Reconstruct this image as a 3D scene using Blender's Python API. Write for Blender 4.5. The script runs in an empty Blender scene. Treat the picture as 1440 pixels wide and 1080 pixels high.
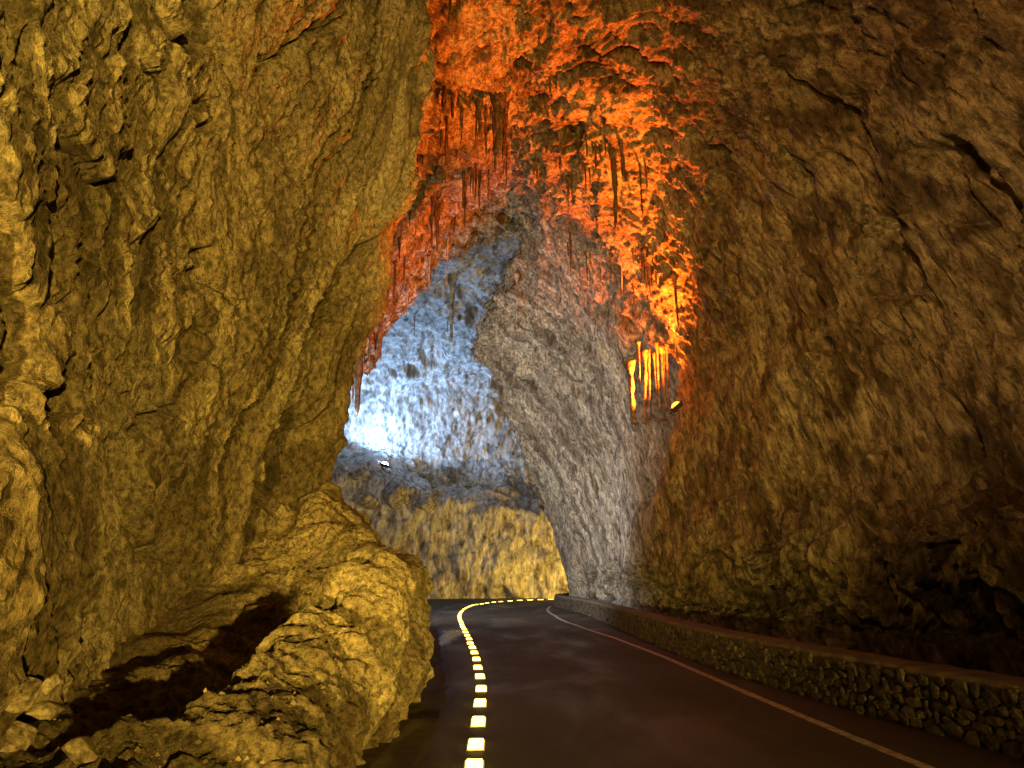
import bpy, math, random
import numpy as np
from mathutils import Vector, Matrix
from mathutils.bvhtree import BVHTree

random.seed(7)
rng = np.random.default_rng(11)
scn = bpy.context.scene
col = scn.collection

# ------------------------------------------------------------------ camera
CAM_H = 1.6
FPX = 1040.0                      # focal length in photo pixels (1440 wide)
TH = math.atan(272.0 / FPX)       # upward tilt, horizon at row 812
cam_data = bpy.data.cameras.new('camera')
cam_data.sensor_width = 36.0
cam_data.lens = 36.0 * FPX / 1440.0
cam_data.clip_start = 0.05
cam_data.clip_end = 500.0
cam = bpy.data.objects.new('camera', cam_data)
cam.location = (0, 0, CAM_H)
cam.rotation_euler = (math.pi / 2 + TH, 0, 0)
col.objects.link(cam)
scn.camera = cam

# ------------------------------------------------------------------ world (night-dark: the place is underground)
w = bpy.data.worlds.new('World')
scn.world = w
w.use_nodes = True
bg = w.node_tree.nodes['Background']
bg.inputs['Color'].default_value = (0.25, 0.3, 0.4, 1)
bg.inputs['Strength'].default_value = 0.0

# ------------------------------------------------------------------ lights of the place and added fill lamps: (position, target, colour, watts, cone, blend)
SPOTS = {
    'yellow_near': ((5.25, -9.5, 0.92), (-4.2, 11.0, 4.4), (1.0, 0.60, 0.08), 22000, 58, 0.8),
    'yellow_wall': ((-1.5, -5.0, 0.35), (-4.8, 9.5, 5.4), (1.0, 0.60, 0.08), 15500, 80, 0.8),
    'amber_fill':  ((-3.2, -6.0, 4.5), (5.2, 14.0, 12.0), (1.0, 0.50, 0.13), 9800, 66, 0.9),  # unseen lamp, added to brighten the right wall
    'orange':      ((0, 0, 0), (0, 0, 0), (1.0, 0.135, 0.007), 24000, 126, 0.7),
    'white':       ((0, 0, 0), (0, 0, 0), (0.29, 0.55, 1.0), 8500, 174, 0.3),
    'neutral_fill':     ((-8.4, 25.5, 4.0), (2.0, 40.0, 8.5), (0.98, 0.95, 0.88), 8500, 136, 1.0),  # hidden lamp, added to light the grey buttress
    'yellow_bend': ((8.0, 54.0, 0.5), (1.0, 62.5, 2.5), (1.0, 0.60, 0.06), 6800, 110, 0.9),
}
vs = scn.view_settings
vs.view_transform = 'Standard'
vs.look = 'None'
vs.exposure = 0.0
vs.gamma = 1.0
scn.cycles.use_denoising = True
scn.cycles.denoising_prefilter = 'NONE'
scn.cycles.max_bounces = 4
scn.cycles.diffuse_bounces = 4
scn.cycles.glossy_bounces = 3
scn.cycles.transmission_bounces = 2
scn.cycles.sample_clamp_indirect = 8.0
scn.cycles.caustics_reflective = False
scn.cycles.caustics_refractive = False

# ------------------------------------------------------------------ pixel helpers (a pixel is a direction only)
CT, ST = math.cos(TH), math.sin(TH)
def ray(u, v):
    x = (u - 720.0) / FPX
    y = (540.0 - v) / FPX
    return np.array([x, CT - y * ST, ST + y * CT])
def P(u, v, d):                    # point on the pixel's ray at distance d along the gallery
    r = ray(u, v)
    return np.array([0, 0, CAM_H]) + r * (d / r[1])
def G(u, v, z=0.0):                # point where the pixel's ray meets the level z
    r = ray(u, v)
    return np.array([0, 0, CAM_H]) + r * ((z - CAM_H) / r[2])

# ------------------------------------------------------------------ numpy noise
_perm = rng.permutation(256).astype(np.int32)
_perm = np.concatenate([_perm, _perm, _perm])
_g = rng.normal(size=(256, 3)).astype(np.float32)
_g /= np.linalg.norm(_g, axis=1, keepdims=True)
_pts = rng.random((256, 3)).astype(np.float32)

def perlin(p):
    p = np.asarray(p, np.float32)
    i = np.floor(p).astype(np.int32)
    f = p - i
    i &= 255
    u = f * f * f * (f * (f * 6 - 15) + 10)
    out = 0
    for dx in (0, 1):
        wx = u[..., 0] if dx else 1 - u[..., 0]
        a = _perm[i[..., 0] + dx]
        for dy in (0, 1):
            wy = u[..., 1] if dy else 1 - u[..., 1]
            b = _perm[a + i[..., 1] + dy]
            for dz in (0, 1):
                wz = u[..., 2] if dz else 1 - u[..., 2]
                g = _g[_perm[b + i[..., 2] + dz] & 255]
                dot = g[..., 0] * (f[..., 0] - dx) + g[..., 1] * (f[..., 1] - dy) + g[..., 2] * (f[..., 2] - dz)
                out = out + wx * wy * wz * dot
    return out * 1.5

def fbm(p, o=3, gain=0.5, lac=2.03):
    s, a = 0, 1.0
    for k in range(o):
        s = s + a * perlin(p)
        p = p * lac + 17.3
        a *= gain
    return s

def ridged(p, o=3, gain=0.5, lac=2.07):
    s, a, t = 0, 1.0, 0
    for k in range(o):
        s = s + a * (1 - np.abs(perlin(p)) * 1.6)
        t += a
        p = p * lac + 9.1
        a *= gain
    return s / t

def worley(p):
    p = np.asarray(p, np.float32)
    i = np.floor(p).astype(np.int32)
    f = p - i
    d1 = np.full(p.shape[:-1], 9.0, np.float32)
    d2 = np.full(p.shape[:-1], 9.0, np.float32)
    for dx in (-1, 0, 1):
        a = _perm[(i[..., 0] + dx) & 255]
        for dy in (-1, 0, 1):
            b = _perm[a + ((i[..., 1] + dy) & 255)]
            for dz in (-1, 0, 1):
                q = _pts[_perm[b + ((i[..., 2] + dz) & 255)] & 255]
                d = (q[..., 0] + dx - f[..., 0]) ** 2 + (q[..., 1] + dy - f[..., 1]) ** 2 + (q[..., 2] + dz - f[..., 2]) ** 2
                d2 = np.minimum(d2, np.maximum(d1, d))
                d1 = np.minimum(d1, d)
    return np.sqrt(d1), np.sqrt(d2)

def sstep(a, b, x):
    t = np.clip((x - a) / (b - a), 0, 1)
    return t * t * (3 - 2 * t)

# ------------------------------------------------------------------ splines and sheets
def spline(ts, pts, t):
    """Catmull-Rom style cubic Hermite through pts (n, ...) at parameters ts, sampled at t"""
    ts = np.asarray(ts, float); pts = np.asarray(pts, float)
    n = len(ts)
    m = np.zeros_like(pts)
    for k in range(n):
        if k == 0: m[k] = (pts[1] - pts[0]) / (ts[1] - ts[0])
        elif k == n - 1: m[k] = (pts[-1] - pts[-2]) / (ts[-1] - ts[-2])
        else:
            h0, h1 = ts[k] - ts[k - 1], ts[k + 1] - ts[k]
            d0, d1 = (pts[k] - pts[k - 1]) / h0, (pts[k + 1] - pts[k]) / h1
            m[k] = (d0 * h1 + d1 * h0) / (h0 + h1)
    t = np.clip(np.asarray(t, float), ts[0], ts[-1])
    k = np.clip(np.searchsorted(ts, t, side='right') - 1, 0, n - 2)
    h = (ts[k + 1] - ts[k])
    s = (t - ts[k]) / h
    sh = (-1,) + (1,) * (pts.ndim - 1)
    s = s.reshape(sh); h = h.reshape(sh)
    return ((2 * s**3 - 3 * s**2 + 1) * pts[k] + (s**3 - 2 * s**2 + s) * h * m[k]
            + (-2 * s**3 + 3 * s**2) * pts[k + 1] + (s**3 - s**2) * h * m[k + 1])

def arc(pts):
    d = np.linalg.norm(np.diff(pts, axis=0), axis=1)
    return np.concatenate([[0], np.cumsum(d)])

def surface(ctrl, ta, sa, nb, bw=None):
    """ctrl (na, nb_c, 3); ta row parameters; sa row samples; nb columns. Returns S, A, B"""
    ctrl = np.asarray(ctrl, float)
    mid = ctrl[len(ctrl) // 2]
    tb = arc(mid)
    if bw is not None: tb = np.asarray(bw, float)
    rows = spline(ta, ctrl, sa)                       # (NA, nbc, 3)
    sb = np.linspace(tb[0], tb[-1], nb)
    S = np.swapaxes(spline(tb, np.swapaxes(rows, 0, 1), sb), 0, 1)
    A = np.concatenate([[0], np.cumsum(np.linalg.norm(np.diff(S, axis=0), axis=2).mean(axis=1))])
    B = np.concatenate([[0], np.cumsum(np.linalg.norm(np.diff(S, axis=1), axis=2).mean(axis=0))])
    A, B = np.meshgrid(A, B, indexing='ij')
    return S, A, B

def normals(S, sign):
    da = np.gradient(S, axis=0)
    db = np.gradient(S, axis=1)
    n = np.cross(da, db)
    return sign * n / (np.linalg.norm(n, axis=2, keepdims=True) + 1e-9)

def mesh_grid(name, S, A, B, mat, flip=False, colour=None):
    na, nb = S.shape[:2]
    me = bpy.data.meshes.new(name)
    idx = np.arange(na * nb, dtype=np.int32).reshape(na, nb)
    q = np.stack([idx[:-1, :-1], idx[1:, :-1], idx[1:, 1:], idx[:-1, 1:]], axis=-1).reshape(-1, 4)
    if flip: q = q[:, ::-1]
    nf = len(q)
    me.vertices.add(na * nb)
    me.vertices.foreach_set('co', np.ascontiguousarray(S, np.float32).ravel())
    me.loops.add(nf * 4)
    me.loops.foreach_set('vertex_index', np.ascontiguousarray(q, np.int32).ravel())
    me.polygons.add(nf)
    me.polygons.foreach_set('loop_start', np.arange(0, nf * 4, 4, dtype=np.int32))
    me.polygons.foreach_set('use_smooth', np.ones(nf, bool))
    uv = me.uv_layers.new(name='flow')
    uvs = np.stack([A, B], -1).reshape(-1, 2)[q.ravel()].astype(np.float32)
    uv.data.foreach_set('uv', uvs.ravel())
    if colour is not None:
        ca = me.color_attributes.new('rock', 'FLOAT_COLOR', 'POINT')
        ca.data.foreach_set('color', np.concatenate([colour, np.ones(colour.shape[:2] + (1,))], -1).astype(np.float32).ravel())
    me.update(calc_edges=True)
    me.materials.append(mat)
    o = bpy.data.objects.new(name, me)
    col.objects.link(o)
    return o

BV = []                                              # coarse copies of the sheets, for finding what a ray touches
def add_bvh(S, st=3):
    T = S[::st, ::st]
    na, nb = T.shape[:2]
    v = [tuple(x) for x in T.reshape(-1, 3)]
    f = []
    for i in range(na - 1):
        for j in range(nb - 1):
            a = i * nb + j
            f.append((a, a + nb, a + nb + 1, a + 1))
    b = BVHTree.FromPolygons(v, f)
    BV.append(b)
    return b

def hit(u, v, trees=None):
    r = Vector(ray(u, v)).normalized()
    best = None
    for t in (trees or BV):
        loc, n, i, d = t.ray_cast(Vector((0, 0, CAM_H)), r)
        if loc is not None and (best is None or d < best[1]):
            best = (loc, d, n if n.dot(r) < 0 else -n)
    return best

def tag(o, label=None, cat=None, group=None, kind=None):
    if label: o['label'] = label
    if cat: o['category'] = cat
    if group: o['group'] = group
    if kind: o['kind'] = kind
    return o

def empty(name, loc, rot=(0, 0, 0)):
    o = bpy.data.objects.new(name, None)
    o.empty_display_size = 0.2
    o.location = loc
    o.rotation_euler = rot
    col.objects.link(o)
    return o

def link_mesh(name, verts, faces, mat, parent=None, smooth=False):
    me = bpy.data.meshes.new(name)
    me.from_pydata([tuple(map(float, p)) for p in verts], [], faces)
    if smooth: me.polygons.foreach_set('use_smooth', [True] * len(me.polygons))
    me.update()
    me.materials.append(mat)
    o = bpy.data.objects.new(name, me)
    col.objects.link(o)
    if parent: o.parent = parent
    return o

# ------------------------------------------------------------------ materials
class N:
    def __init__(s, name):
        s.m = bpy.data.materials.new(name); s.m.use_nodes = True
        s.t = s.m.node_tree; s.t.nodes.clear()
        s.out = s.n('ShaderNodeOutputMaterial')
        s.b = s.n('ShaderNodeBsdfPrincipled')
        s.l(s.b.outputs[0], s.out.inputs[0])
    def n(s, k, **kw):
        x = s.t.nodes.new(k)
        for a, v in kw.items(): setattr(x, a, v)
        return x
    def l(s, a, b): s.t.links.new(a, b)
    def noise(s, vec, scale, detail=6, rough=0.6, dist=0.0):
        x = s.n('ShaderNodeTexNoise')
        x.inputs['Scale'].default_value = scale; x.inputs['Detail'].default_value = detail
        x.inputs['Roughness'].default_value = rough; x.inputs['Distortion'].default_value = dist
        if vec is not None: s.l(vec, x.inputs['Vector'])
        return x.outputs['Fac']
    def ramp(s, fac, stops):
        x = s.n('ShaderNodeValToRGB')
        e = x.color_ramp.elements
        while len(e) < len(stops): e.new(0.5)
        for el, (p, c) in zip(e, stops):
            el.position = p; el.color = (*c, 1) if len(c) == 3 else c
        s.l(fac, x.inputs[0])
        return x.outputs[0]
    def mix(s, fac, a, b, mode='MIX'):
        x = s.n('ShaderNodeMix', data_type='RGBA', blend_type=mode)
        for sock, val in ((x.inputs[0], fac), (x.inputs[6], a), (x.inputs[7], b)):
            if hasattr(val, 'is_linked'): s.l(val, sock)
            else: sock.default_value = val if not isinstance(val, tuple) else (*val, 1)
        return x.outputs[2]
    def math(s, op, a, b=0.0):
        x = s.n('ShaderNodeMath', operation=op)
        for sock, val in ((x.inputs[0], a), (x.inputs[1], b)):
            if hasattr(val, 'is_linked'): s.l(val, sock)
            else: sock.default_value = val
        return x.outputs[0]

def g3(v): return (v, v, v)

def rock_mat(name, pale=None, mid=None, dark=None, bump=0.05, rough=0.72, scale=9.0, flow=None, pitted=0.74):
    """limestone: colour from the mineral map stored on the sheet (or a simple mix), grain and fine relief from noise"""
    k = N(name)
    pos = k.n('ShaderNodeNewGeometry').outputs['Position']
    gp = pos
    if flow:                                          # grain drawn out along the direction the water ran
        m1 = k.n('ShaderNodeMapping'); m1.inputs['Rotation'].default_value = (flow[0], 0, 0)
        m2 = k.n('ShaderNodeMapping'); m2.inputs['Scale'].default_value = (1, 1, 1 / flow[1])
        k.l(pos, m1.inputs[0]); k.l(m1.outputs[0], m2.inputs[0])
        gp = m2.outputs[0]
    grain = k.noise(gp, scale, 6, pitted, 0.3)
    gw = 0.14 if pitted < .8 else 0.10
    if pale is None:
        at = k.n('ShaderNodeAttribute'); at.attribute_name = 'rock'
        c = at.outputs['Color']
    else:
        med = k.noise(pos, scale * .25, 4, 0.65)
        c = k.ramp(med, [(0.34, dark), (0.5, mid), (0.66, pale)])
    c = k.mix(1.0, c, k.ramp(grain, [(0.5 - gw, g3(0.28)), (0.5, g3(0.92)), (0.5 + gw, g3(1.6))]), 'MULTIPLY')
    k.l(c, k.b.inputs['Base Color'])
    k.l(k.ramp(grain, [(0.35, g3(rough - 0.22)), (0.65, g3(rough + 0.12))]), k.b.inputs['Roughness'])
    k.b.inputs['Specular IOR Level'].default_value = 0.5
    bp = k.n('ShaderNodeBump'); bp.inputs['Strength'].default_value = 1.0; bp.inputs['Distance'].default_value = bump
    k.l(grain, bp.inputs['Height']); k.l(bp.outputs[0], k.b.inputs['Normal'])
    return k.m

def lerp3(f, a, b):
    f = np.clip(f, 0, 1)[..., None]
    return np.asarray(a) * (1 - f) + np.asarray(b) * f

def minerals(S, across, along, pale, mid, dark, sx=0.35, sy=2.0, streak=0.5, vein=0.5, seed=0.0, veinw=0.06, patch=0.02):
    """stains, mineral bands and calcite veins of the stone itself"""
    wv_ = fbm(S / 1.1 + 33 + seed, 2)
    c = lerp3(sstep(-.35, .35, fbm(S / 4.5 + 7 + seed, 3)), mid, pale)
    c = lerp3(sstep(patch, patch + .53, fbm(np.stack([across / .7, along / 1.9, S[..., 0] * .4], -1) + 19 + seed, 4, .62)) * .88, c, dark)
    stk_ = fbm(np.stack([across / sx + wv_ * .7, along / sy, S[..., 2] * .03 + seed], -1), 3, .6)
    c = lerp3(sstep(0.05, 0.6, stk_) * streak, c, dark)
    vn = np.abs(perlin(np.stack([across / (sx * 1.8) + wv_ * .9, along / (sy * 1.6), S[..., 1] * .04 + 5 + seed], -1)))
    c = lerp3(sstep(veinw, 0.0, vn) * vein, c, np.minimum(np.asarray(pale) * 1.55, .8))
    return c

def simple_mat(name, c, rough=0.6, metal=0.0, var=0.3, scale=20.0, bump=0.0):
    k = N(name)
    pos = k.n('ShaderNodeTexCoord').outputs['Object']
    f = k.noise(pos, scale, 5, 0.6)
    k.l(k.mix(k.ramp(f, [(0.35, g3(0)), (0.65, g3(1))]), tuple(x * (1 - var) for x in c), tuple(min(1, x * (1 + var)) for x in c)), k.b.inputs['Base Color'])
    k.b.inputs['Roughness'].default_value = rough
    k.b.inputs['Metallic'].default_value = metal
    if bump:
        bp = k.n('ShaderNodeBump'); bp.inputs['Distance'].default_value = bump
        k.l(f, bp.inputs['Height']); k.l(bp.outputs[0], k.b.inputs['Normal'])
    return k.m

def emit_mat(name, c, s):
    k = N(name)
    k.b.inputs['Base Color'].default_value = (*c, 1)
    k.b.inputs['Emission Color'].default_value = (*c, 1)
    k.b.inputs['Emission Strength'].default_value = s
    return k.m

M_LEFT = rock_mat('limestone_left', bump=0.20, scale=11.0, flow=(0.0, 1.6), rough=0.62, pitted=0.86)
M_RIGHT = rock_mat('limestone_right', bump=0.26, scale=7.0, flow=(0.5, 4.5), rough=0.66, pitted=0.82)
M_BACK = rock_mat('limestone_chamber', bump=0.10, scale=2.6, flow=(0.0, 3.0))
M_MOUND = rock_mat('flowstone', bump=0.09, scale=14.0, rough=0.6, pitted=0.82)
M_STAL = rock_mat('dripstone', (0.11, 0.085, 0.06), (0.07, 0.052, 0.037), (0.035, 0.026, 0.018), 0.02, 0.5, 12.0)
M_COL = rock_mat('niche_calcite', (0.26, 0.19, 0.13), (0.16, 0.115, 0.08), (0.08, 0.055, 0.04), 0.03, 0.5, 9.0)
M_BOULDER = rock_mat('boulder_rock', (0.42, 0.38, 0.31), (0.30, 0.26, 0.20), (0.14, 0.11, 0.08), 0.02, 0.75, 14.0)
M_BOULDER_FAR = rock_mat('ledge_rock', (0.50, 0.46, 0.41), (0.34, 0.31, 0.27), (0.17, 0.14, 0.11), 0.08, 0.75, 3.0)

# ================================================================== RIGHT WALL AND VAULT (one shell, leaning over the road)
def row(d, xz): return [(x, d, z) for x, z in xz]
E = [P(838, 850, 47.5), P(829, 822, 47.3), P(819, 788, 47), P(800, 722, 46), P(770, 652, 45), P(738, 590, 44),
     P(702, 515, 43), P(672, 452, 41.5), P(736, 322, 40), P(625, 345, 39), P(535, 430, 36), P(478, 515, 33)]
E[0][2] = -0.4
off1 = [(3.2, 2.0, 0)] * 3 + [(3.0, 2.0, .6), (3.0, 2.0, 1), (3, 2, 1.5), (3, 2, 2.2), (1.5, 1.5, 3), (0, 1.5, 3), (-.8, 1.3, 3), (-2, 1.5, 2.4), (-3, 2, .8)]
off2 = [(14, 3, 0)] * 3 + [(14, 3, 1), (13, 3, 2), (12, 3, 4), (10, 3, 7), (5, 3, 9), (0, 3, 10), (-3, 3, 9), (-8, 3, 6), (-12, 3, 1)]
R_rows = [
    row(-16, [(6.6, -.4), (7.2, .9), (6.4, 1.8), (7.0, 3.6), (7.8, 7), (7.6, 10.5), (6.3, 13.5), (3.3, 16), (0, 17), (-3, 16.5), (-6, 15), (-9, 13)]),
    row(-4, [(6.6, -.4), (7.3, .9), (6.3, 1.8), (7.1, 3.6), (7.9, 7), (7.7, 10.5), (6.4, 13.5), (3.3, 16), (0, 17), (-3, 16.5), (-6, 15), (-9, 13)]),
    row(4, [(6.4, -.4), (7.3, .9), (6.1, 1.8), (7.0, 3.6), (7.8, 7), (7.6, 10.5), (6.3, 13.5), (3.3, 16), (0, 17), (-3, 16.5), (-6, 15), (-9, 13)]),
    row(10, [(6.0, -.4), (6.9, .9), (5.7, 1.75), (6.5, 3.6), (7.3, 7), (7.2, 10.5), (6, 13.5), (3.2, 16), (0, 17.2), (-3, 16.8), (-6, 15), (-9, 13)]),
    row(18, [(5.3, -.4), (5.9, .9), (5.1, 1.8), (5.6, 4), (6.1, 7.5), (5.9, 10.5), (4.8, 13.5), (2.6, 16.3), (0, 17.8), (-2.8, 17.2), (-5.2, 15), (-8, 12)]),
    row(25, [(4.9, -.4), (5.0, 1), (4.8, 2.1), (5.0, 4.5), (5.2, 7.4), (4.8, 10), (3.8, 13), (2, 16.2), (0, 18.3), (-2.6, 17.3), (-4.8, 14), (-7, 10.5)]),
    row(32, [(4.8, -.4), (4.75, 1), (4.6, 2.1), (4.4, 4.8), (4.0, 7.8), (3.2, 10.5), (2.2, 13.5), (1.1, 16.7), (0.2, 19.2), (-2.7, 18.3), (-5.3, 14.5), (-7.5, 10.5)]),
    E,
    [e + np.array(o) for e, o in zip(E, off1)],
    [e + np.array(o) for e, o in zip(E, off2)],
]
R_t = [-16, -4, 4, 10, 18, 25, 32, 42, 44.5, 54]
sa = np.concatenate([np.linspace(-16, 3, 50, endpoint=False), np.linspace(3, 8, 50, endpoint=False),
                     np.linspace(8, 43, 700, endpoint=False), np.linspace(43, 54, 70)])
S, A, B = surface(R_rows, R_t, sa, 740)
n = normals(S, 1.0)
if n[450, 100, 0] > 0: n = -n                        # point into the gallery
ph = 0.42
across = A * math.cos(ph) - B * math.sin(ph)
along = A * math.sin(ph) + B * math.cos(ph)
def flowp(sx, sy, seed, Q=None):
    return np.stack([across / sx, along / sy, (S[..., 2] * 0.02 + seed)], -1)
wv = np.stack([fbm(S / 2.2 + 3, 2), fbm(S / 2.2 + 41, 2), fbm(S / 2.2 + 77, 2)], -1)
Q = np.stack([S[..., 0], S[..., 1] * .878 - S[..., 2] * .479, (S[..., 1] * .479 + S[..., 2] * .878) / 4.5], -1)
D = 0.6 * fbm(S / 6.0 + 5, 2)
D += 0.26 * (ridged((S + wv * 0.8) * np.array([1, 1, .6]) / 2.6 + 2, 2) - 0.55)
wa = fbm(S / 1.6 + 20, 3)
D += 0.36 * (ridged((Q + wv * .35) / 0.95 + 4, 3, 0.6) - 0.55)
D += 0.28 * (ridged((Q + wv * .2) / 0.36 + 14, 3, 0.65) - 0.5)
D += 0.05 * fbm(Q / 0.14 + 8, 2, .6)
farw = sstep(24, 32, S[..., 1])
D *= 1 - .4 * farw
D += farw * 0.42 * (ridged(np.stack([across / 0.9 + wa * .7, along / 9.0 + wa * .2, A * 0 + 74], -1), 3, .6) - .55)
pit = perlin(np.stack([across / 1.0, along / 2.4, S[..., 1] * 0.05 + 31], -1) + wv * 0.35)
D -= 0.55 * sstep(0.40, 0.62, pit) * sstep(1.5, 4.0, S[..., 2])
# hanging draperies along the undercut foot of the wall
foot = sstep(2.7, 1.6, S[..., 2]) * sstep(44, 30, S[..., 1]) * sstep(-.1, .5, S[..., 2])
fx = (A + 0.3 * B) / 0.42 + 0.45 * perlin(S / 1.3)
fold = np.abs(perlin(np.stack([fx, B / 5.0, A * 0 + 3.3], -1)))
D += foot * (0.85 * np.sqrt(np.clip(1 - fold / 0.34, 0, 1)) - 0.45)
# ragged roof: hanging lips and pockets
roof = sstep(13.5, 16.5, S[..., 2]) * sstep(42, 33, S[..., 1])
lip = ridged(np.stack([S[..., 0] / 3.4 + wv[..., 0], S[..., 1] / 2.2 + wv[..., 1], S[..., 2] / 6], -1) + 50, 3)
D += roof * 1.0 * (lip - 0.5)
rim = sstep(28, 37, S[..., 1]) * sstep(8, 13, S[..., 2])
D = D * (1 - .25 * rim) - 0.45 * rim + 0.5 * rim * fbm(S / 1.1 + 91, 3, .6)
# the niche with the orange lamp
nc = P(930, 545, 25.0)
q = S - nc
ee = np.sqrt((q[..., 1] / 1.7) ** 2 + ((q[..., 2]) / 1.1) ** 2)
nm = sstep(1.15, 0.8, ee + 0.15 * perlin(S / 0.5)) * (S[..., 0] > 2)
D = D * (1 - 0.6 * nm) - 0.75 * nm
for (u_, v_, r_, a_) in ((985, 478, 1.0, .95), (965, 452, .8, .6), (1000, 520, .7, .6)):      # knobs sheltering the lamp
    D += a_ * sstep(1.0, .3, np.linalg.norm(S - P(u_, v_, 24.6), axis=-1) / r_)
S = S + n * D[..., None]
right_bvh = add_bvh(S)
C = minerals(S, across, along, (0.47, 0.42, 0.31), (0.34, 0.26, 0.18), (0.095, 0.068, 0.045), 0.32, 2.2, 0.6, 0.45, 0, patch=-.05)
fin = sstep(15, 34, S[..., 1] + 2.5 * wa) * sstep(19.5, 15, S[..., 2])
C = lerp3(fin * .62, C, (.47, .445, .41))
ln = fbm(np.stack([across / 0.42 + wa * .8, along / 6.5 + wa * .2, A * 0 + 71], -1), 3, .65)
C = lerp3(fin * sstep(.05, .45, ln) * .75, C, (.17, .145, .12))
C = lerp3(fin * sstep(-.12, -.45, ln) * .8, C, (.66, .63, .58))
# pale calcite runs down the far buttress
run = np.abs(perlin(np.stack([A / 0.7 + .5 * wa, B / 7.0, A * 0 + 12], -1)))
C = lerp3(sstep(.10, .0, run) * sstep(20, 28, S[..., 1]) * sstep(11, 7, S[..., 2]) * .7, C, (.62, .58, .52))
o = mesh_grid('cave_vault', S, A, B, M_RIGHT, colour=C)
tag(o, 'tall limestone wall leaning over the road into an orange lit vault', 'rock wall', kind='structure')

# ================================================================== LEFT WALL (yellow, ending in a fluted pilaster)
Zs = [-.6, 1, 2.5, 4, 7, 8.6, 10, 13, 16, 20]
def lrow(y, xs): return [(x, y, z) for x, z in zip(xs, Zs)]
eY = [16.2, 16.2, 16.2, 16, 15.6, 15.4, 15.2, 14.5, 14, 13.5]
eX = [-3.9, -4.0, -4.0, -3.85, -3.5, -2.97, -2.55, -2.1, -1.8, -1.3]
edge = [(x, y, z) for x, y, z in zip(eX, eY, Zs)]
L_rows = [
    lrow(-16, [-5, -5.2, -5.3, -5.4, -5.6, -5.6, -5.5, -5, -4, -3]),
    lrow(-5, [-5, -5.2, -5.3, -5.4, -5.6, -5.6, -5.5, -5, -4, -3]),
    lrow(0, [-4.3, -4.4, -4.5, -4.7, -5, -5.2, -5.2, -4.8, -4, -2.5]),
    lrow(5, [-3.8, -3.9, -4.0, -4.2, -4.6, -4.8, -4.9, -4.6, -3.8, -2.5]),
    lrow(9, [-4.7, -4.8, -4.8, -4.8, -4.9, -4.9, -4.8, -4.4, -3.6, -2.4]),
    lrow(12, [-5.4, -5.4, -5.3, -5.1, -4.7, -4.5, -4.3, -3.7, -3, -2]),
    lrow(14.2, [-5.0, -5.0, -4.8, -4.6, -4.1, -3.7, -3.4, -2.8, -2.3, -1.6]),
    edge,
    [(x - .9, y + 1.3, z) for x, y, z in edge],
    [(x - 4, y + 2.6, z) for x, y, z in edge],
    [(x - 12, y + 3.5, z) for x, y, z in edge],
]
L_t = [-16, -5, 0, 5, 9, 12, 14.2, 15.8, 17, 20, 27]
sa = np.concatenate([np.linspace(-16, 3, 40, endpoint=False), np.linspace(3, 17.5, 640, endpoint=False), np.linspace(17.5, 27, 40)])
S, A, B = surface(L_rows, L_t, sa, 700, bw=Zs)
n = normals(S, 1.0)
if n[300, 200, 0] < 0: n = -n
Yp = np.repeat(sa[:, None], 700, 1)
wv = np.stack([fbm(S / 1.5 + 13, 2), fbm(S / 1.5 + 51, 2), fbm(S / 1.5 + 87, 2)], -1)
Q = S * np.array([1, 1, .36])
D = 0.30 * fbm(S / 3.2 + 1, 2) + 0.16 * (ridged((S + wv) / np.array([2.2, 2.2, 4.4]) + 15, 2) - .5)
flu = sstep(10.2, 12.8, Yp + 0.5 * fbm(S / 2 + 9, 1)) * sstep(21, 17, Yp)
D += (1 - 0.3 * flu) * 0.24 * (ridged((Q + wv * .35) / 1.0 + 7, 3, 0.58) - 0.55)
f1, f2 = worley((S + wv * 0.45) * np.array([1.0, 1.0, 0.6]) / 0.5)
D += (1 - 0.8 * flu) * 0.15 * (f1 * f1 - 0.3)
D += 0.19 * (ridged((Q + wv * .2) * np.array([1, 1, 1.3]) / 0.36 + 37, 3, .66) - .5)
D += 0.05 * fbm(Q / 0.12 + 4, 2, .7)
# flutes and curtains near the pilaster
lean = A - 0.15 * B
ww = 0.55 * perlin(S / 2.2 + 3)
top = 0.35 + 0.65 * sstep(14, 9, S[..., 2])
ff = np.sqrt(np.abs(perlin(np.stack([lean / 1.15 + ww, B / 11.0, A * 0 + 6.6], -1))) + 1e-4)
D += flu * top * 0.7 * (ff - 0.5)
D -= flu * 0.55 * sstep(.26, .0, ff - .08 * perlin(S / .7)) * sstep(1.5, 3.5, S[..., 2])
ff2 = np.sqrt(np.abs(perlin(np.stack([lean / 0.34 + ww * 1.8, B / 6, A * 0 + 1.6], -1))) + 1e-4)
D += flu * 0.34 * (0.45 - ff2)
pit = perlin((S + wv * 0.6) / np.array([1.3, 1.3, 0.9]) + 61)
D -= 0.75 * sstep(0.50, 0.64, pit) * (1 - 0.4 * flu)
fr1 = np.abs(perlin(np.stack([(A + .55 * B) / 2.6, (B - .4 * A) / 5.5, A * 0 + 44], -1) + wv * .18))
D -= 0.42 * sstep(.055, 0, fr1) * (1 - flu)
D += 0.22 * (sstep(-.12, .12, perlin(np.stack([(A + .55 * B) / 2.6, (B - .4 * A) / 5.5, A * 0 + 44], -1) + wv * .18)) - .5) * (1 - flu)
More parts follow.
